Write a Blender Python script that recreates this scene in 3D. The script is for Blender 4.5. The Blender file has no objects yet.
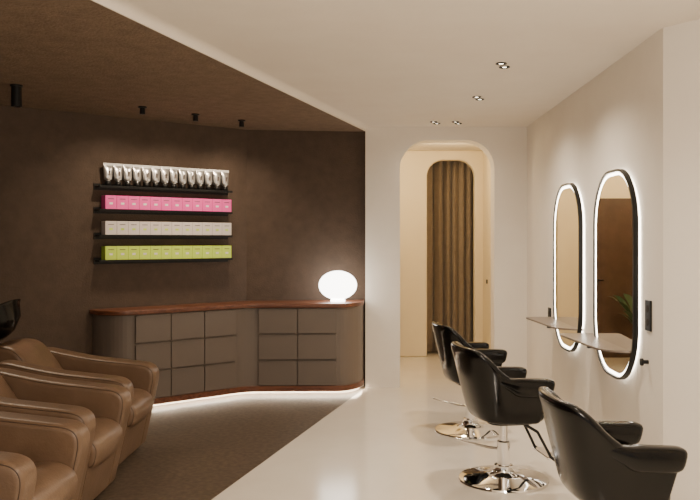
import bpy, bmesh, math, random
from mathutils import Vector, Matrix
random.seed(4)
S = bpy.context.scene
COL = S.collection

# ------------------------------------------------------------------ materials
def mat(name, color, rough=0.6, metal=0.0, color2=None, nscale=8, bump=0.0, bscale=60, emit=None, estr=0, spec=None, detail=6, sheen=0):
    m = bpy.data.materials.new(name); m.use_nodes = True
    nt = m.node_tree; b = nt.nodes['Principled BSDF']
    b.inputs['Base Color'].default_value = (*color, 1)
    b.inputs['Roughness'].default_value = rough
    b.inputs['Metallic'].default_value = metal
    if spec is not None: b.inputs['Specular IOR Level'].default_value = spec
    if sheen: b.inputs['Sheen Weight'].default_value = sheen
    tc = nt.nodes.new('ShaderNodeTexCoord')
    if color2 is not None:
        n = nt.nodes.new('ShaderNodeTexNoise'); n.inputs['Scale'].default_value = nscale
        n.inputs['Detail'].default_value = detail; n.inputs['Roughness'].default_value = 0.65
        r = nt.nodes.new('ShaderNodeValToRGB')
        r.color_ramp.elements[0].position = 0.35; r.color_ramp.elements[1].position = 0.68
        r.color_ramp.elements[0].color = (*color, 1); r.color_ramp.elements[1].color = (*color2, 1)
        nt.links.new(tc.outputs['Object'], n.inputs['Vector'])
        nt.links.new(n.outputs['Fac'], r.inputs['Fac'])
        nt.links.new(r.outputs['Color'], b.inputs['Base Color'])
    if bump:
        n2 = nt.nodes.new('ShaderNodeTexNoise'); n2.inputs['Scale'].default_value = bscale
        n2.inputs['Detail'].default_value = 5
        bp = nt.nodes.new('ShaderNodeBump'); bp.inputs['Strength'].default_value = bump
        bp.inputs['Distance'].default_value = 0.02
        nt.links.new(tc.outputs['Object'], n2.inputs['Vector'])
        nt.links.new(n2.outputs['Fac'], bp.inputs['Height'])
        nt.links.new(bp.outputs['Normal'], b.inputs['Normal'])
    if emit:
        b.inputs['Emission Color'].default_value = (*emit, 1)
        b.inputs['Emission Strength'].default_value = estr
    return m

M_white = mat('white_plaster', (0.79, 0.725, 0.635), 0.85, color2=(0.82, 0.76, 0.67), nscale=2.5, bump=0.06, bscale=25)
M_hall = mat('cream_plaster', (0.80, 0.69, 0.48), 0.85, color2=(0.82, 0.715, 0.51), nscale=2.5)
M_brownwall = mat('brown_plaster', (0.068, 0.044, 0.029), 0.8, color2=(0.088, 0.058, 0.039), nscale=9, bump=0.22, bscale=70, detail=12)
M_brownceil = mat('brown_ceiling_plaster', (0.155, 0.105, 0.068), 0.85, color2=(0.215, 0.150, 0.100), nscale=12, bump=0.6, bscale=50, detail=12)
M_floorw = mat('white_microcement', (0.76, 0.685, 0.58), 0.16, color2=(0.80, 0.73, 0.625), nscale=1.8, bump=0.012, bscale=6, spec=0.55)
M_leather = mat('tan_leather', (0.130, 0.078, 0.046), 0.38, color2=(0.178, 0.110, 0.068), nscale=5, bump=0.10, bscale=90)
M_leather2 = mat('tan_leather_seam', (0.06, 0.033, 0.019), 0.6)
M_black = mat('black_leather', (0.002, 0.0018, 0.0018), 0.14, bump=0.02, bscale=120, spec=0.28)
M_blackmetal = mat('black_metal', (0.008, 0.008, 0.008), 0.4, spec=0.3)
M_chrome = mat('chrome', (0.88, 0.87, 0.86), 0.05, 1.0)
M_mirror = mat('mirror_glass', (0.84, 0.84, 0.82), 0.015, 1.0)
M_cab = mat('taupe_lacquer', (0.150, 0.118, 0.096), 0.5)
M_cab_in = mat('cabinet_gap', (0.03, 0.022, 0.017), 0.8)
M_curtain = mat('taupe_velvet', (0.20, 0.152, 0.108), 0.85, color2=(0.235, 0.182, 0.132), nscale=12, bump=0.1, bscale=200, sheen=0.2)
M_led = mat('led_strip', (1, 1, 1), 0.5, emit=(1.0, 0.86, 0.66), estr=80)
M_ledm = mat('led_mirror', (1, 1, 1), 0.5, emit=(1.0, 0.90, 0.76), estr=12)
M_lampglass = mat('opal_glass', (0.95, 0.95, 0.93), 0.3, emit=(1.0, 0.95, 0.88), estr=9)
M_lens = mat('lamp_lens', (1, 1, 1), 0.4, emit=(1, 0.85, 0.65), estr=12)
M_pink = mat('pink_carton', (0.85, 0.09, 0.37), 0.5)
M_whitebox = mat('pale_carton', (0.66, 0.60, 0.57), 0.5)
M_green = mat('lime_carton', (0.58, 0.78, 0.09), 0.5)
M_label = mat('carton_label', (0.78, 0.74, 0.70), 0.5)
M_label_d = mat('carton_print', (0.12, 0.10, 0.09), 0.5)
M_tube = mat('aluminium_tube', (0.66, 0.65, 0.64), 0.28, 0.85)
M_crimp = mat('tube_crimp', (0.80, 0.79, 0.77), 0.5, 0.2)
M_shelf = mat('taupe_shelf', (0.16, 0.125, 0.10), 0.35)
M_door = mat('dark_walnut_veneer', (0.065, 0.036, 0.022), 0.5, color2=(0.095, 0.054, 0.033), nscale=4)
M_leaf = mat('leaf', (0.03, 0.07, 0.025), 0.5)
M_pot = mat('ceramic_pot', (0.5, 0.42, 0.33), 0.6)

def wood_mat():
    m = bpy.data.materials.new('walnut_wood'); m.use_nodes = True
    nt = m.node_tree; b = nt.nodes['Principled BSDF']
    tc = nt.nodes.new('ShaderNodeTexCoord'); mp = nt.nodes.new('ShaderNodeMapping')
    mp.inputs['Scale'].default_value = (1.2, 14, 14)
    n = nt.nodes.new('ShaderNodeTexNoise'); n.inputs['Scale'].default_value = 3; n.inputs['Detail'].default_value = 8
    r = nt.nodes.new('ShaderNodeValToRGB')
    r.color_ramp.elements[0].position = .3; r.color_ramp.elements[1].position = .7
    r.color_ramp.elements[0].color = (0.085, 0.028, 0.014, 1); r.color_ramp.elements[1].color = (0.20, 0.075, 0.038, 1)
    nt.links.new(tc.outputs['Object'], mp.inputs['Vector']); nt.links.new(mp.outputs['Vector'], n.inputs['Vector'])
    nt.links.new(n.outputs['Fac'], r.inputs['Fac']); nt.links.new(r.outputs['Color'], b.inputs['Base Color'])
    b.inputs['Roughness'].default_value = 0.35
    return m
M_wood = wood_mat()

def tile_mat():
    m = bpy.data.materials.new('brown_floor_tile'); m.use_nodes = True
    nt = m.node_tree; b = nt.nodes['Principled BSDF']
    tc = nt.nodes.new('ShaderNodeTexCoord'); mp = nt.nodes.new('ShaderNodeMapping')
    mp.inputs['Rotation'].default_value = (0, 0, math.radians(50))
    n = nt.nodes.new('ShaderNodeTexNoise'); n.inputs['Scale'].default_value = 28; n.inputs['Detail'].default_value = 8
    r = nt.nodes.new('ShaderNodeValToRGB')
    r.color_ramp.elements[0].position = .36; r.color_ramp.elements[1].position = .66
    r.color_ramp.elements[0].color = (0.064, 0.044, 0.029, 1); r.color_ramp.elements[1].color = (0.132, 0.096, 0.067, 1)
    br = nt.nodes.new('ShaderNodeTexBrick')
    br.offset = 0.0
    br.inputs['Scale'].default_value = 1.0
    br.inputs['Brick Width'].default_value = 0.6; br.inputs['Row Height'].default_value = 0.6
    br.inputs['Mortar Size'].default_value = 0.004
    br.inputs['Color1'].default_value = (1, 1, 1, 1); br.inputs['Color2'].default_value = (.88, .88, .88, 1)
    br.inputs['Mortar'].default_value = (.62, .6, .58, 1)
    mx = nt.nodes.new('ShaderNodeMixRGB'); mx.blend_type = 'MULTIPLY'; mx.inputs['Fac'].default_value = 1
    nt.links.new(tc.outputs['Object'], mp.inputs['Vector']); nt.links.new(mp.outputs['Vector'], br.inputs['Vector'])
    nt.links.new(tc.outputs['Object'], n.inputs['Vector']); nt.links.new(n.outputs['Fac'], r.inputs['Fac'])
    nt.links.new(r.outputs['Color'], mx.inputs['Color1']); nt.links.new(br.outputs['Color'], mx.inputs['Color2'])
    nt.links.new(mx.outputs['Color'], b.inputs['Base Color'])
    b.inputs['Roughness'].default_value = 0.42
    return m
M_tile = tile_mat()

# ------------------------------------------------------------------ helpers
def add(name, me, parent=None, m=None, smooth=False, loc=None):
    o = bpy.data.objects.new(name, me); COL.objects.link(o)
    if m is not None: me.materials.append(m)
    if parent is not None: o.parent = parent
    if loc is not None: o.location = loc
    if smooth:
        for p in me.polygons: p.use_smooth = True
    return o

def empty(name, loc=(0, 0, 0), rot=0):
    e = bpy.data.objects.new(name, None); e.empty_display_size = 0.2
    COL.objects.link(e); e.location = loc; e.rotation_euler = (0, 0, rot); return e

def pyd(name, verts, faces, parent=None, m=None, smooth=False):
    me = bpy.data.meshes.new(name); me.from_pydata(verts, [], faces)
    bm = bmesh.new(); bm.from_mesh(me); bmesh.ops.recalc_face_normals(bm, faces=bm.faces); bm.to_mesh(me); bm.free()
    return add(name, me, parent, m, smooth)

def prism(name, poly, z0, z1, parent=None, m=None, axis='z', bevel=0, seg=2, smooth=False):
    def P(a, b, c):
        return {'z': (a, b, c), 'y': (a, c, b), 'x': (c, a, b)}[axis]
    n = len(poly)
    v = [P(a, b, z0) for a, b in poly] + [P(a, b, z1) for a, b in poly]
    f = [tuple(range(n)), tuple(range(n, 2 * n))[::-1]] + [(i, (i + 1) % n, n + (i + 1) % n, n + i) for i in range(n)]
    o = pyd(name, v, f, parent, m, smooth)
    if bevel: bev(o, bevel, seg)
    return o

def bev(o, w, seg=3, ang=40):
    b = o.modifiers.new('b', 'BEVEL'); b.width = w; b.segments = seg; b.limit_method = 'ANGLE'; b.angle_limit = math.radians(ang)
    for p in o.data.polygons: p.use_smooth = True
    w_ = o.modifiers.new('wn', 'WEIGHTED_NORMAL'); w_.keep_sharp = True

def box(name, c, s, parent=None, m=None, bevel=0, seg=3, rot=None):
    x, y, z = s[0] / 2, s[1] / 2, s[2] / 2
    v = [(i, j, k) for i in (-x, x) for j in (-y, y) for k in (-z, z)]
    f = [(0, 1, 3, 2), (4, 6, 7, 5), (0, 4, 5, 1), (2, 3, 7, 6), (0, 2, 6, 4), (1, 5, 7, 3)]
    o = pyd(name, v, f, parent, m); o.location = c
    if rot: o.rotation_euler = rot
    if bevel: bev(o, bevel, seg)
    return o

def lathe(name, prof, parent=None, m=None, loc=(0, 0, 0), n=40, rot=None, sy=1.0):
    v = []; f = []
    for r, z in prof:
        for i in range(n):
            a = 2 * math.pi * i / n; v.append((r * math.cos(a), r * math.sin(a) * sy, z))
    k = len(prof)
    for j in range(k - 1):
        for i in range(n):
            f.append((j * n + i, j * n + (i + 1) % n, (j + 1) * n + (i + 1) % n, (j + 1) * n + i))
    f.append(tuple(range(n))); f.append(tuple(range((k - 1) * n, k * n)))
    o = pyd(name, v, f, parent, m, True); o.location = loc
    if rot: o.rotation_euler = rot
    e = o.modifiers.new('es', 'EDGE_SPLIT'); e.split_angle = math.radians(50)
    return o

def tube(name, pts, r, parent=None, m=None, cyclic=False):
    cu = bpy.data.curves.new(name, 'CURVE'); cu.dimensions = '3D'; cu.bevel_depth = r; cu.bevel_resolution = 4
    sp = cu.splines.new('POLY'); sp.points.add(len(pts) - 1)
    for i, p in enumerate(pts): sp.points[i].co = (*p, 1)
    sp.use_cyclic_u = cyclic; cu.use_fill_caps = True
    tmp = bpy.data.objects.new('t', cu); COL.objects.link(tmp)
    dg = bpy.context.evaluated_depsgraph_get()
    me = bpy.data.meshes.new_from_object(tmp.evaluated_get(dg))
    bpy.data.objects.remove(tmp)
    me.name = name; me.materials.clear()
    return add(name, me, parent, m, True)

def rrect(w, h, r, n=10):
    pts = []
    for (sx, sy, a0) in ((1, 1, 0), (-1, 1, 90), (-1, -1, 180), (1, -1, 270)):
        for i in range(n + 1):
            a = math.radians(a0 + 90 * i / n)
            pts.append((sx * (w / 2 - r) + r * math.cos(a), sy * (h / 2 - r) + r * math.sin(a)))
    return pts

def smooth_poly(poly, radii, n=8):
    out = []; N = len(poly)
    for i in range(N):
        p0 = Vector(poly[i - 1]); p = Vector(poly[i]); p1 = Vector(poly[(i + 1) % N]); r = radii[i]
        if r <= 0: out.append(tuple(p)); continue
        a = p + (p0 - p).normalized() * min(r, (p0 - p).length * .49); b = p + (p1 - p).normalized() * min(r, (p1 - p).length * .49)
        for k in range(n + 1):
            t = k / n; q = a * (1 - t) ** 2 + p * 2 * t * (1 - t) + b * t * t
            out.append(tuple(q))
    return out

def resample(poly, step):
    P = [Vector(p) for p in poly]; P = [p for i, p in enumerate(P) if (p - P[i - 1]).length > 1e-6]
    segs = [(P[i], P[(i + 1) % len(P)]) for i in range(len(P))]
    tot = sum((b - a).length for a, b in segs); N = max(12, int(tot / step)); out = []
    acc = 0; si = 0; a, b = segs[0]; l = (b - a).length
    for k in range(N):
        t = tot * k / N
        while t > acc + l + 1e-9 and si < len(segs) - 1:
            acc += l; si += 1; a, b = segs[si]; l = (b - a).length
        out.append(a.lerp(b, min(1, (t - acc) / l)))
    return out

def slab(name, poly, y0, y1, r, parent, m, step=0.016, crown=0.0, seams=True):
    """soft upholstered slab: (x,z) profile extruded along y with rolled edges"""
    P = resample(poly, step); N = len(P)
    for _ in range(3): P = [(P[i - 1] + P[i] * 2 + P[(i + 1) % N]) / 4 for i in range(N)]
    area = sum(P[i].x * P[(i + 1) % N].y - P[(i + 1) % N].x * P[i].y for i in range(N))
    sg = 1 if area > 0 else -1
    nr = []
    for i in range(N):
        t = (P[(i + 2) % N] - P[i - 2]).normalized(); nr.append(Vector((-t.y, t.x)) * sg)
    S_ = 6
    lev = [(y0 + r * (1 - math.cos(a)), r * (1 - math.sin(a))) for a in [math.pi / 2 * k / S_ for k in range(S_ + 1)]]
    M = 5
    mids = [(y0 + r + (y1 - y0 - 2 * r) * k / M, -crown * math.sin(math.pi * k / M)) for k in range(1, M)]
    lev2 = [(y0 + y1 - a, b) for a, b in lev[::-1]]
    L_ = lev + mids + lev2
    v = []; f = []
    for (y, off) in L_:
        for i in range(N):
            q = P[i] + nr[i] * off; v.append((q.x, y, q.y))
    K_ = len(L_)
    for j in range(K_ - 1):
        for i in range(N): f.append((j * N + i, j * N + (i + 1) % N, (j + 1) * N + (i + 1) % N, (j + 1) * N + i))
    f.append(tuple(range(N))); f.append(tuple(range((K_ - 1) * N, K_ * N)))
    o = pyd(name, v, f, parent, m, True)
    if seams:
        for k, yy in enumerate((y0 + r * .25, y1 - r * .25)):
            off = r * (1 - math.sin(math.acos(0.75)))
            tube(name + f'_seam_{k}', [((P[i] + nr[i] * (off + .0008)).x, yy, (P[i] + nr[i] * (off + .0008)).y) for i in range(N)], 0.0028, parent, M_leather2, True)
    return o

# ------------------------------------------------------------------ room
HW, HB = 2.74, 2.70
XR = 1.63; YB = 8.4
fl = lambda y: -0.07 + (y - 8.4) * 0.245
cl = lambda y: -0.07 + (y - 8.4) * 0.276
prism('floor', [(fl(-1), -1), (3.2, -1), (3.2, 12.2), (-1.4, 12.2), (-1.4, 8.62), (-0.07, 8.62), (-0.07, 8.4)], -0.1, 0.0, None, M_floorw)
prism('floor_brown', [(fl(-1), -1), (-0.07, 8.4), (-0.07, 8.62), (-1.4, 8.62), (-4.6, 6.2), (-4.6, -1)], -0.1, 0.0, None, M_tile)
prism('ceiling', [(cl(-1), -1), (3.2, -1), (3.2, 12.2), (-1.4, 12.2), (-1.4, 8.72), (-0.07, 8.72), (-0.07, 8.4)], HW, HW + 0.12, None, M_white)
prism('ceiling_brown', [(cl(-1), -1), (-0.07, 8.4), (-0.07, 8.72), (-1.4, 8.72), (-4.6, 6.3), (-4.6, -1)], HB, HB + 0.16, None, M_brownceil)
d = Vector((0.276, 1, 0)).normalized(); nn = Vector((d.y, -d.x, 0))
pr = [(-0.012, HB - 0.004), (0.0, HB - 0.006)] + [(0.0 + 0.07 * (1 - math.cos(a)), HB + 0.0 + 0.04 * math.sin(a)) for a in [i * math.pi / 16 for i in range(9)]] + [(0.07, HW + 0.02), (-0.012, HW + 0.02)]
vs = []
for (y, k) in ((-1, 0), (8.4, 1)):
    base = Vector((cl(y), y, 0))
    for (a, z) in pr: vs.append((base.x + nn.x * a, base.y + nn.y * a if k == 0 else 8.4, z))
n = len(pr)
pyd('trim_ceiling_step', vs, [tuple(range(n)), tuple(range(n, 2 * n))[::-1]] + [(i, (i + 1) % n, n + (i + 1) % n, n + i) for i in range(n)], None, M_white)

u = Vector((0.770, 0.638)); nrm = Vector((0.638, -0.770)); K = Vector((-1.31, 8.35))
far = K - u * 4.0
prism('wall_left', [tuple(K), tuple(far), (far.x - .2, far.y + .2), (K.x - .1, K.y + .2)], 0, HB, None, M_brownwall)
prism('wall_brown_back', [(K.x, K.y), (-0.07, 8.5), (-0.07, 8.68), (K.x - .1, K.y + .2)], 0, HB, None, M_brownwall)
prism('wall_left_side', [tuple(far), (far.x, -1), (far.x - .15, -1), (far.x - .2, far.y + .2)], 0, HB, None, M_brownwall)
prism('wall_right', [(XR, YB + .25), (XR, 4.48), (1.80, 4.26), (3.0, 2.7), (3.0, -1), (3.15, -1), (3.15, 2.9), (1.9, 4.6), (1.83, YB + .25)], 0, HW, None, M_white)

def arch_wall(name, x0, x1, a0, a1, top, r, y0, y1, H, m, bevel):
    hole = [(a0, 0)]
    N = 14
    hole += [(a0 + r - r * math.cos(t), top - r + r * math.sin(t)) for t in [i * math.pi / 2 / N for i in range(N + 1)]]
    hole += [(a1 - r + r * math.sin(t), top - r + r * math.cos(t)) for t in [i * math.pi / 2 / N for i in range(N + 1)]]
    hole += [(a1, 0)]
    poly = [(x0, 0), (x0, H), (x1, H), (x1, 0)] + hole[::-1]
    return prism(name, poly, y0, y1, None, m, axis='y', bevel=bevel, seg=4)
arch_wall('wall_back', -0.07, XR, 0.294, 1.285, 2.60, 0.30, 8.4, 8.65, HW, M_white, 0)
arch_wall('wall_hall_back', -1.35, 1.75, 0.73, 1.36, 2.61, 0.22, 10.6, 10.75, HW, M_hall, 0.02)
prism('wall_hall_right', [(1.47, 8.65), (1.62, 8.65), (1.62, 10.6), (1.47, 10.6)], 0, HW, None, M_hall)
prism('wall_hall_left', [(-1.35, 8.72), (-1.2, 8.72), (-1.2, 10.6), (-1.35, 10.6)], 0, HW, None, M_hall)
prism('wall_alcove', [(0.3, 10.75), (0.3, 11.3), (1.75, 11.3), (1.75, 10.75), (1.9, 10.75), (1.9, 11.45), (0.15, 11.45), (0.15, 10.75)], 0, HW, None, M_hall)
door = empty('reflection_door', (-0.15, 10.6, 0))  # hidden from direct view, added so the mirror reflects a brown panel
box('leaf', (0, -0.03, 1.05), (0.85, 0.05, 2.1), door, M_door, 0.006)
box('handle', (0.34, -0.07, 1.02), (0.12, 0.03, 0.02), door, M_blackmetal, 0.004)

cv = []; cf = []
nx, nz = 260, 12
for j in range(nz + 1):
    z = 0.02 + 2.66 * j / nz
    for i in range(nx + 1):
        s = i / nx; x = 0.60 + 1.0 * s
        ph = s * 2 * math.pi * 9 + 1.3 * math.sin(s * 11) + 0.12 * math.sin(z * 2.2 + s * 8)
        y = 10.96 + 0.058 * math.sin(ph) + 0.012 * math.sin(2.3 * ph + 1)
        cv.append((x + 0.016 * math.cos(ph), y, z))
for j in range(nz):
    for i in range(nx):
        a = j * (nx + 1) + i; cf.append((a, a + 1, a + nx + 2, a + nx + 1))
cur = pyd('curtain', cv, cf, None, M_curtain, True)
sd = cur.modifiers.new('s', 'SOLIDIFY'); sd.thickness = 0.006

# ------------------------------------------------------------------ counter cabinet
cab = empty('drawer_cabinet')
FC = Vector((-1.24, 7.95))
def footprint(off, zero_wall=True, chamfer=0.13):
    pts = []
    c = FC - u * 1.163
    d_ = 0.353 - 0.01
    for i in range(13):
        t = math.pi / 2 * i / 12
        p = c - u * ((0.27 + off) * math.cos(t)) + nrm * ((d_ + off) * math.sin(t)) - nrm * d_
        pts.append(tuple(p))
    a = FC - u * chamfer + nrm * off
    rdir = Vector((0.89, 0.02)).normalized()
    rn = Vector((rdir.y, -rdir.x))
    b = FC + rdir * chamfer + rn * off
    mid = FC + (nrm + rn).normalized() * off
    for k in range(9):
        t = k / 8; pts.append(tuple(a * (1 - t) ** 2 + mid * 2 * t * (1 - t) + b * t * t))
    e = FC + rdir * 0.89
    for i in range(13):
        t = math.pi / 2 * i / 12
        p = Vector((e.x + (0.262 + off * 0.3) * math.sin(t), 8.42 - (8.42 - e.y + off) * math.cos(t)))
        pts.append(tuple(p))
    pts.append((-0.085, 8.485))
    pts.append((K.x + 0.012, K.y - 0.012))
    return pts
prism('carcass', footprint(-0.012), 0.10, 0.875, cab, M_cab)
prism('plinth_wood', footprint(0.012), 0.045, 0.10, cab, M_wood, bevel=0.004)
prism('kick', footprint(-0.13), 0.0, 0.05, cab, M_white)
prism('worktop', footprint(0.022), 0.875, 0.918, cab, M_wood, bevel=0.008)
ledp = footprint(-0.075); ledq = footprint(-0.05)
lv = [(x, y, 0.043) for x, y in ledp[:34]] + [(x, y, 0.043) for x, y in ledq[:34]]
lo = pyd('led_strip', lv, [(i, i + 1, 35 + i, 34 + i) for i in range(33)], cab, M_led)
def fronts(P0, dr, nr, w, cols, tag):
    ang = math.atan2(dr.y, dr.x)
    h = 0.775 / 3
    for i in range(cols):
        for j in range(3):
            c = P0 + dr * (w * (i + .5)) + nr * 0.0
            z = 0.10 + h * (j + .5)
            box(f'drawer_{tag}_{i}_{j}', (c.x, c.y, z - 0.004), (w - 0.008, 0.028, h - 0.018), cab, M_cab, 0.003, 2, rot=(0, 0, ang))
            box(f'pull_{tag}_{i}_{j}', (c.x + nr.x * 0.010, c.y + nr.y * 0.010, z + h / 2 - 0.012), (w - 0.03, 0.018, 0.006), cab, M_shelf, 0, 2, rot=(0, 0, ang))
L = 1.163 - 0.13
fronts(FC - u * 1.163, u, nrm, L / 3, 3, 'l')
rdir = Vector((0.89, 0.02)).normalized(); rn = Vector((rdir.y, -rdir.x))
fronts(FC + rdir * 0.11, rdir, rn, 0.78 / 2, 2, 'r')

gl = empty('globe_table_lamp', (-0.35, 8.19, 0.918))
lathe('base', [(0.07, 0), (0.075, 0.004), (0.075, 0.02), (0.06, 0.035), (0.06, 0.05)], gl, M_lampglass)
prof = [(max(0.001, 0.195 * math.cos(a)), 0.17 + 0.148 * math.sin(a)) for a in [-math.pi / 2 + math.pi * i / 28 for i in range(29)]]
lathe('shade', prof, gl, M_lampglass, n=48)
def light(kind, name, loc, power, color=(1, .86, .68), size=0.1, rot=None, parent=None, **kw):
    l = bpy.data.lights.new(name, kind); l.energy = power; l.color = color
    if kind == 'AREA': l.size = size
    else: l.shadow_soft_size = size
    for k, v in kw.items(): setattr(l, k, v)
    o = bpy.data.objects.new(name, l); COL.objects.link(o); o.location = loc
    if rot: o.rotation_euler = rot
    if parent: o.parent = parent
    return o

# ------------------------------------------------------------------ product shelves
def shelf_row(name, z, s0, s1, kind):
    e = empty(name)
    ang = math.atan2(u.y, u.x)
    c = K - u * ((s0 + s1) / 2)
    Ls = s1 - s0
    dep = 0.12
    q = c + nrm * (dep / 2 + .002)
    box('plate', (q.x, q.y, z - 0.011), (Ls, dep, 0.012), e, M_blackmetal, 0.002, 2, rot=(0, 0, ang))
    q = c + nrm * (dep - .001)
    box('lip', (q.x, q.y, z - 0.012), (Ls, 0.006, 0.022), e, M_blackmetal, 0, 2, rot=(0, 0, ang))
    q = c + nrm * 0.006
    box('back_rail', (q.x, q.y, z - 0.012), (Ls + .02, 0.010, 0.06), e, M_blackmetal, 0, 2, rot=(0, 0, ang))
    a, b = s0 + 0.008, s1 - 0.055
    if kind == 'tube':
        n = 14; w = (b - a) / n
        for i in range(n):
            p = K - u * (a + w * (i + .5)) + nrm * 0.065
            prof = [(0.026, 0.026, 0.0), (0.026, 0.026, 0.045), (0.018, 0.018, 0.047), (0.018, 0.018, 0.053), (0.036, 0.030, 0.062), (0.038, 0.028, 0.09), (0.042, 0.018, 0.15), (0.0455, 0.005, 0.188), (0.046, 0.003, 0.19), (0.0465, 0.003, 0.212)]
            N = 20; v = []; f = []
            for rx, ry, zz in prof:
                for k in range(N):
                    t = 2 * math.pi * k / N; v.append((rx * math.cos(t), ry * math.sin(t), zz))
            for j in range(len(prof) - 1):
                for k in range(N): f.append((j * N + k, j * N + (k + 1) % N, (j + 1) * N + (k + 1) % N, (j + 1) * N + k))
            f.append(tuple(range(N))); f.append(tuple(range((len(prof) - 1) * N, len(prof) * N)))
            o = pyd(f'tube_{i}', v, f, e, M_tube, True)
            o.data.materials.append(M_blackmetal); o.data.materials.append(M_crimp)
            for pl in o.data.polygons:
                if pl.center.z < 0.05: pl.material_index = 1
                if pl.center.z > 0.19: pl.material_index = 2
            o.location = (p.x, p.y, z - 0.005); o.rotation_euler = (0, 0, ang)
            q = p + nrm * 0.026
            box(f'label_{i}', (q.x, q.y, z + 0.10), (0.014, 0.004, 0.07), e, M_label_d, 0, 2, rot=(0.2, 0, ang))
    else:
        n = 12; w = (b - a) / n; m = {'p': M_pink, 'w': M_whitebox, 'g': M_green}[kind]
        for i in range(n):
            p = K - u * (a + w * (i + .5)) + nrm * 0.066
            h = 0.128
            box(f'carton_{i}', (p.x, p.y, z - 0.005 + h / 2), (w - 0.002, 0.10, h), e, m, 0.002, 2, rot=(0, 0, ang))
            q = p + nrm * 0.0505
            box(f'label_{i}', (q.x, q.y, z + 0.05), (w * 0.30, 0.0016, 0.018), e, M_label if kind != 'w' else M_green, 0, 2, rot=(0, 0, ang))
            box(f'print_{i}', (q.x, q.y, z + 0.092), (w * 0.5, 0.0016, 0.006), e, M_label_d, 0, 2, rot=(0, 0, ang))
shelf_row('tube_display_shelf', 2.05, 0.235, 1.60, 'tube')
shelf_row('pink_carton_shelf', 1.835, 0.235, 1.60, 'p')
shelf_row('white_carton_shelf', 1.60, 0.235, 1.60, 'w')
shelf_row('green_carton_shelf', 1.37, 0.235, 1.60, 'g')

# ------------------------------------------------------------------ mirrors
def mirror(yc):
    e = empty('wall_mirror', (XR, yc, 1.33))
    W, H, R = 0.88, 1.36, 0.36
    D = 0.052; B = 0.020
    out = rrect(W, H, R, 16); inn = rrect(W - 0.03, H - 0.03, R - 0.015, 16); inn2 = rrect(W - 0.034, H - 0.034, R - 0.017, 16)
    inn3 = rrect(W - 0.076, H - 0.076, R - 0.038, 16)
    n = len(out)
    v = [(-B, a, b) for a, b in out] + [(-D, a, b) for a, b in out] + [(-D, a, b) for a, b in inn] + [(-B, a, b) for a, b in inn]
    f = []
    for k in range(4):
        kk = (k + 1) % 4
        for i in range(n): f.append((k * n + i, k * n + (i + 1) % n, kk * n + (i + 1) % n, kk * n + i))
    pyd('frame', v, f, e, M_blackmetal)
    prism('glass', [(a, b) for a, b in inn2], -D + 0.012, -B, e, M_mirror, axis='x')
    v = [(-D + 0.0105, a, b) for a, b in inn2] + [(-D + 0.0105, a, b) for a, b in inn3]
    pyd('led_ring', v, [(i, (i + 1) % n, n + (i + 1) % n, n + i) for i in range(n)], e, M_ledm)
    bk = rrect(W - 0.05, H - 0.05, R - 0.025, 16)
    v = [(-0.001, a, b) for a, b in bk] + [(-B, a, b) for a, b in bk]
    pyd('back_led', v, [(i, (i + 1) % n, n + (i + 1) % n, n + i) for i in range(n)], e, M_ledm)
    return e
mirror(6.54); mirror(5.27)

def wshelf(y0, y1):
    e = empty('styling_shelf', (XR, 0, 0.865))
    pl = smooth_poly([(-0.003, y0), (-0.003, y1), (-0.27, y1 - 0.02), (-0.20, y0 + 0.08)], [0, 0, 0.06, 0.15])
    prism('top', pl, -0.014, 0.0, e, M_shelf, bevel=0.003)
    box('bracket', (-0.09, (y0 + y1) / 2, -0.03), (0.17, 0.03, 0.03), e, M_blackmetal)
wshelf(6.15, 7.15); wshelf(4.92, 5.90)

def outlet(y, z, h=0.18, nm='wall_outlet', w=0.09):
    e = empty(nm, (XR, y, z))
    box('plate', (-0.006, 0, 0), (0.012, w, h), e, M_blackmetal, 0.003, 2)
    for k in (-1, 1):
        lathe(f'socket_{k}', [(0.022, 0), (0.022, 0.002), (0.018, 0.003)], e, M_cab_in, (-0.0115, 0, k * h * .22), 20, rot=(0, -math.pi / 2, 0))
outlet(4.70, 1.106); outlet(7.32, 0.84)
e = empty('wall_hook', (XR, 4.72, 0.83))
lathe('peg', [(0.012, 0), (0.012, 0.03), (0.022, 0.032), (0.022, 0.045)], e, M_blackmetal, (0, 0, 0), 20, rot=(0, -math.pi / 2, 0))
e = empty('light_switch', (1.47, 10.2, 1.02)); box('plate', (-0.006, 0, 0), (0.012, 0.05, 0.05), e, M_blackmetal, 0.002)

# ------------------------------------------------------------------ styling chair
def grid_mesh(name, rings, parent, m, closed=True, sub=2):
    n = len(rings[0]); v = [p for r in rings for p in r]; f = []
    for j in range(len(rings) - 1):
        for i in range(n): f.append((j * n + i, j * n + (i + 1) % n, (j + 1) * n + (i + 1) % n, (j + 1) * n + i))
    f.append(tuple(range(n))); f.append(tuple(range((len(rings) - 1) * n, len(rings) * n)))
    o = pyd(name, v, f, parent, m, True)
    if sub:
        s = o.modifiers.new('s', 'SUBSURF'); s.levels = sub; s.render_levels = sub
    return o

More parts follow.
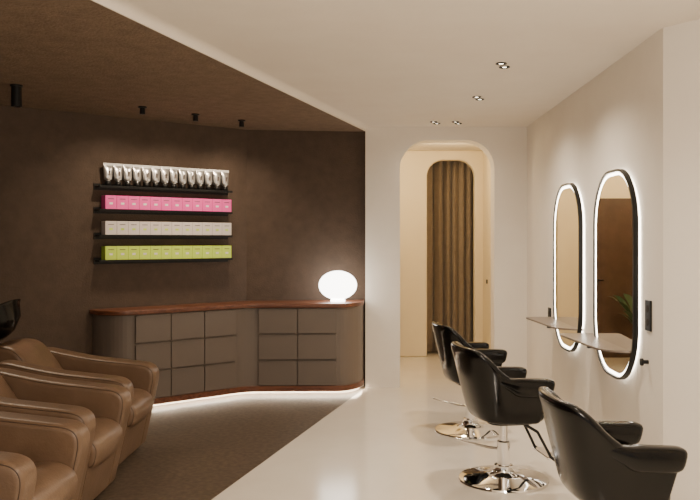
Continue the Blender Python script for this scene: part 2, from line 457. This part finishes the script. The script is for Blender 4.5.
def styling_chair(x, y, rot, drop=0.0, sc=0.93):
    root = empty('styling_chair', (x, y, 0), rot)
    lathe('base_disc', [(0.285, 0.0), (0.29, 0.006), (0.285, 0.016), (0.24, 0.026), (0.14, 0.040), (0.075, 0.055), (0.06, 0.075), (0.06, 0.10), (0.05, 0.105)], root, M_chrome, n=64)
    lathe('pump_sleeve', [(0.042, 0.10), (0.042, 0.25), (0.036, 0.255)], root, M_chrome)
    lathe('piston', [(0.026, 0.25), (0.026, 0.38 - drop)], root, M_chrome)
    tube('pump_lever', [(0, 0, 0.20), (-0.08, 0.06, 0.20), (-0.20, 0.16, 0.215), (-0.26, 0.20, 0.23)], 0.008, root, M_chrome)
    e = empty('upholstery', (0, 0, -drop)); e.parent = root; e.scale = (sc, sc, 1)
    lathe('mount', [(0.05, 0.365), (0.10, 0.385), (0.10, 0.40)], e, M_blackmetal)
    pts = [(0.10, -0.12, 0.385), (0.20, -0.13, 0.33), (0.29, -0.15, 0.17), (0.32, -0.15, 0.15), (0.32, 0.15, 0.15), (0.29, 0.15, 0.17), (0.20, 0.13, 0.33), (0.10, 0.12, 0.385)]
    tube('footrest_frame', pts, 0.010, e, M_blackmetal)
    box('footrest_pad', (0.31, 0, 0.16), (0.08, 0.30, 0.016), e, M_chrome, 0.006)
    st = prism('seat', smooth_poly([(-0.17, -0.18), (0.24, -0.20), (0.24, 0.20), (-0.17, 0.18)], [0.1, 0.07, 0.07, 0.1]), 0.40, 0.52, e, M_black, bevel=0.035, seg=5)
    prism('seat_pan', smooth_poly([(-0.14, -0.18), (0.18, -0.18), (0.18, 0.18), (-0.14, 0.18)], [0.1] * 4), 0.388, 0.42, e, M_blackmetal)
    def ss(v): v = max(0., min(1., v)); return v * v * (3 - 2 * v)
    def plan(s, sg):
        if s > 0.5:
            q = (s - 0.5) / 0.5
            return -0.06 + 0.215 * q, sg * (0.235 + 0.012 * q), 0.0, sg * 1.0, q
        th = s / 0.5 * math.pi / 2
        return -0.06 - 0.14 * math.cos(th) ** 0.65, sg * 0.235 * math.sin(th) ** 0.65, -math.cos(th), sg * math.sin(th), 0.0
    rings = []
    T = 40
    for k in range(T + 1):
        t = -1 + 2 * k / T
        s = abs(t); sg = 1 if t > 0 else -1
        cx, cy, nx_, ny_, q = plan(s, sg)
        back = ss(1.35 * (1 - s / 0.64))
        top = 0.665 + 0.215 * back
        bot = 0.405 + 0.01 * back
        lean = 0.025 + 0.095 * ss(1.3 * (1 - s / 0.7))
        tt = 0.024 + 0.008 * back
        def P(off, z):
            w = (z - 0.41) / 0.45
            return (cx + nx_ * (off + lean * w) + 0.13 * w * q, cy + ny_ * (off + lean * w), z)
        r2 = tt * 1.1
        ring = [P(-tt * .6, bot), P(tt * .6, bot), P(tt * 1.0, bot + .05), P(tt, (bot + top) / 2 - .02), P(tt, top - 0.09), P(r2, top - 0.05), P(r2 * .95, top - 0.015), P(r2 * .4, top), P(-r2 * .4, top), P(-r2, top - 0.015), P(-r2, top - 0.05), P(-tt * 1, top - 0.09), P(-tt, (bot + top) / 2 - .02), P(-tt, bot + .05)]
        rings.append(ring)
    def shrink(r, f_, dx):
        c = [sum(p[i] for p in r) / len(r) for i in range(3)]
        return [(p[0] + dx, c[1] + (p[1] - c[1]) * f_, c[2] + (p[2] - c[2]) * (1 - (1 - f_) * .3)) for p in r]
    rings = [shrink(rings[0], .35, 0.020), shrink(rings[0], .8, 0.014)] + rings + [shrink(rings[-1], .8, 0.014), shrink(rings[-1], .35, 0.020)]
    grid_mesh('shell', rings, e, M_black, sub=1)
    for sg, nm in ((-1, 'arm_pad_near'), (1, 'arm_pad_far')):
        rr = []
        for k in range(17):
            g = k / 16
            s = 0.36 + 0.64 * g
            cx, cy, nx_, ny_, q = plan(s, sg)
            back = ss(1.35 * (1 - s / 0.64))
            zc = 0.640 + 0.11 * back - 0.010 * q
            lean = (0.025 + 0.095 * ss(1.3 * (1 - s / 0.7))) * (zc - 0.41) / 0.45
            cx += nx_ * lean + 0.075 * q; cy += ny_ * lean
            hh = 0.018 + 0.040 * ss(g * 2.2); ww = 0.022 + 0.036 * ss(g * 2.2)
            if k == 16: hh *= .72; ww *= .75; cx += 0.030
            if k == 15: hh *= .97; ww *= .97; cx += 0.022
            ring = []
            for a in range(16):
                th = 2 * math.pi * a / 16
                cc, sn = math.cos(th), math.sin(th)
                e_ = 0.55
                o1 = ww * math.copysign(abs(cc) ** e_, cc); z1 = hh * math.copysign(abs(sn) ** e_, sn)
                ring.append((cx + nx_ * o1 + z1 * .3 * q, cy + ny_ * o1, zc + z1))
            rr.append(ring)
        grid_mesh(nm, rr, e, M_black, sub=1)
    bc = prism('back_cushion', smooth_poly([(-0.17, -0.15), (-0.10, -0.17), (-0.10, 0.17), (-0.17, 0.15)], [0.03] * 4), 0, 0.30, e, M_black, bevel=0.03, seg=4)
    bc.location = (-0.045, 0, 0.50); bc.rotation_euler = (0, -0.20, 0)
    return root
styling_chair(0.85, 5.17, math.radians(10), 0.0, 0.92)
styling_chair(0.80, 6.50, math.radians(10), 0.0, 0.86)
styling_chair(1.12, 3.74, math.radians(4), 0.045, 0.92)

# ------------------------------------------------------------------ shampoo chairs
def wash_chair(x, y, rot=0):
    e = empty('shampoo_chair', (x, y, 0), rot)
    prof = [(-0.12, 0.03), (0.01, 0.635), (-0.50, 0.69), (-0.86, 0.765), (-0.98, 0.70), (-0.90, 0.03)]
    prof = smooth_poly(prof, [0.03, 0.12, 0.12, 0.065, 0.065, 0.03], 7)
    for sgn, nm in ((-1, 'arm_near'), (1, 'arm_far')):
        c = sgn * 0.32
        slab(nm, prof, c - 0.085, c + 0.085, 0.035, e, M_leather)
    pr2 = smooth_poly([(-0.12, 0.04), (-0.06, 0.32), (-0.85, 0.24), (-0.85, 0.04)], [0.02, 0.03, 0.02, 0.02], 4)
    prism('body', pr2, -0.25, 0.25, e, M_leather, axis='y')
    pr3 = smooth_poly([(-0.03, 0.29), (0.0, 0.42), (-0.10, 0.485), (-0.72, 0.42), (-0.72, 0.24)], [0.03, 0.055, 0.055, 0.03, 0.02], 5)
    slab('seat_cushion', pr3, -0.236, 0.236, 0.035, e, M_leather, crown=0.012)
    pr4 = smooth_poly([(-0.52, 0.36), (-0.66, 0.62), (-0.82, 0.83), (-0.98, 0.85), (-1.04, 0.74), (-0.80, 0.30)], [0.04, 0.12, 0.07, 0.06, 0.06, 0.05], 6)
    slab('backrest', pr4, -0.236, 0.236, 0.04, e, M_leather, crown=0.01)
    lathe('basin_pedestal', [(0.16, 0.0), (0.16, 0.02), (0.09, 0.06), (0.08, 0.70), (0.12, 0.80)], e, M_blackmetal, (-1.20, 0, 0), 32)
    lathe('basin_bowl', [(0.06, -0.02), (0.13, 0.0), (0.21, 0.07), (0.245, 0.16), (0.26, 0.175), (0.25, 0.18), (0.225, 0.165), (0.19, 0.08), (0.11, 0.02), (0.02, 0.012)], e, M_black, (-1.05, 0, 0.86), 40, rot=(0, -0.50, 0))
    tube('tap', [(-1.36, 0.05, 0.80), (-1.41, 0.05, 1.0), (-1.36, 0.04, 1.06), (-1.30, 0.03, 1.03)], 0.012, e, M_chrome)
    for k, (lx, ly) in enumerate(((-0.20, -.3), (-0.20, .3), (-.82, -.3), (-.82, .3))):
        lathe(f'foot_{k}', [(0.025, 0), (0.025, 0.045)], e, M_blackmetal, (lx, ly, 0), 16)
    return e
wash_chair(-1.57, 5.58)
wash_chair(-1.49, 4.62)
wash_chair(-1.41, 3.66)

# ------------------------------------------------------------------ ceiling lights
def spotfix(x, y, big=False, target=None, power=20):
    e = empty('ceiling_spotlight', (x, y, HB))
    if big:
        lathe('canopy', [(0.045, 0), (0.045, -0.012)], e, M_blackmetal)
        lathe('can', [(0.036, -0.012), (0.038, -0.16), (0.030, -0.162), (0.028, -0.14)], e, M_blackmetal)
        z0 = -0.175
    else:
        lathe('canopy', [(0.036, 0), (0.036, -0.012)], e, M_blackmetal)
        lathe('can', [(0.022, -0.012), (0.024, -0.065), (0.018, -0.066)], e, M_blackmetal)
        z0 = -0.075
    if target:
        dv = Vector(target) - Vector((x, y, HB + z0))
        q = dv.to_track_quat('-Z', 'Y').to_euler()
        l = light('SPOT', 'spot_lamp', (0, 0, z0), power, (1, .80, .58), 0.03, q, e, spot_size=math.radians(110), spot_blend=1.0)
spotfix(-2.64, 5.94, True, (-2.3, 5.5, 0), 60)
for (x, y, s) in ((-1.98, 6.9, 1.45), (-1.61, 7.3, .85), (-1.25, 7.67, .2)):
    p = K - u * s
    spotfix(x, y, False, (p.x, p.y, 1.4), 46)

def downlight(x, y, power):
    e = empty('recessed_downlight', (x, y, HW))
    for k in (-1, 1):
        lathe(f'ring_{k}', [(0.036, 0.0), (0.038, -0.006), (0.028, -0.008), (0.024, -0.002)], e, M_blackmetal, (0.0 + k * .02, k * 0.055, 0), 28)
        lathe(f'lens_{k}', [(0.016, -0.0025), (0.014, -0.004)], e, M_lens, (k * .02, k * 0.055, 0), 20)
    light('SPOT', 'spot_lamp', (0, 0, -0.03), power, (1, .86, .69), 0.06, (0, 0, 0), e, spot_size=math.radians(150), spot_blend=1.0)
for (x, y, p) in ((0.89, 5.44, 120), (0.89, 6.70, 108), (0.64, 8.1, 11), (0.86, 8.1, 11), (0.89, 3.2, 140), (0.5, 1.2, 135)):  # last two are unseen, added out of frame as extra light
    downlight(x, y, p)
hl = empty('hall_ceiling_lamp', (-0.3, 9.6, HW))
lathe('disc', [(0.15, 0), (0.15, -0.04), (0.13, -0.05)], hl, M_lampglass)
light('POINT', 'bulb', (0, 0, -0.16), 40, (1, .75, .42), 0.1, None, hl)
light('POINT', 'hall_bulb', (0.95, 9.5, 2.45), 18, (1, .75, .42), 0.08)
light('POINT', 'room_fill', (0.6, 1.5, 2.0), 140, (1, .87, .72), 0.4)  # added fill light without a fixture, brightens the room from out of frame

pp = empty('potted_plant', (-0.22, 10.0, 0))
lathe('pot', [(0.11, 0), (0.15, 0.30), (0.14, 0.30), (0.13, 0.27)], pp, M_pot)
for i in range(16):
    a = i * 2.4; L_ = 0.35 + 0.25 * random.random(); up = 0.5 + 0.45 * random.random()
    dx, dy = math.cos(a), math.sin(a); v = []; f = []
    for k in range(7):
        t = k / 6; r = L_ * t * .8; z = 0.28 + up * (t - 0.35 * t * t * t); w = 0.055 * math.sin(math.pi * min(1, max(0.03, t ** 2))) + .004
        v += [(dx * r - dy * w, dy * r + dx * w, z), (dx * r + dy * w, dy * r - dx * w, z)]
    for k in range(6): f.append((2 * k, 2 * k + 1, 2 * k + 3, 2 * k + 2))
    pyd(f'leaf_{i}', v, f, pp, M_leaf, True)

# ------------------------------------------------------------------ world, camera
w = bpy.data.worlds.new('World'); S.world = w; w.use_nodes = True
w.node_tree.nodes['Background'].inputs['Color'].default_value = (1, 0.88, 0.75, 1)
w.node_tree.nodes['Background'].inputs['Strength'].default_value = 0.7
cd = bpy.data.cameras.new('Camera'); co = bpy.data.objects.new('Camera', cd); COL.objects.link(co)
co.location = (0, 0, 1.55); co.rotation_euler = (math.pi / 2, 0, 0)
cd.sensor_width = 36; cd.lens = 800 / 700 * 36
cd.shift_x = -22 / 700; cd.shift_y = -10 / 700
cd.clip_start = 0.05
S.camera = co
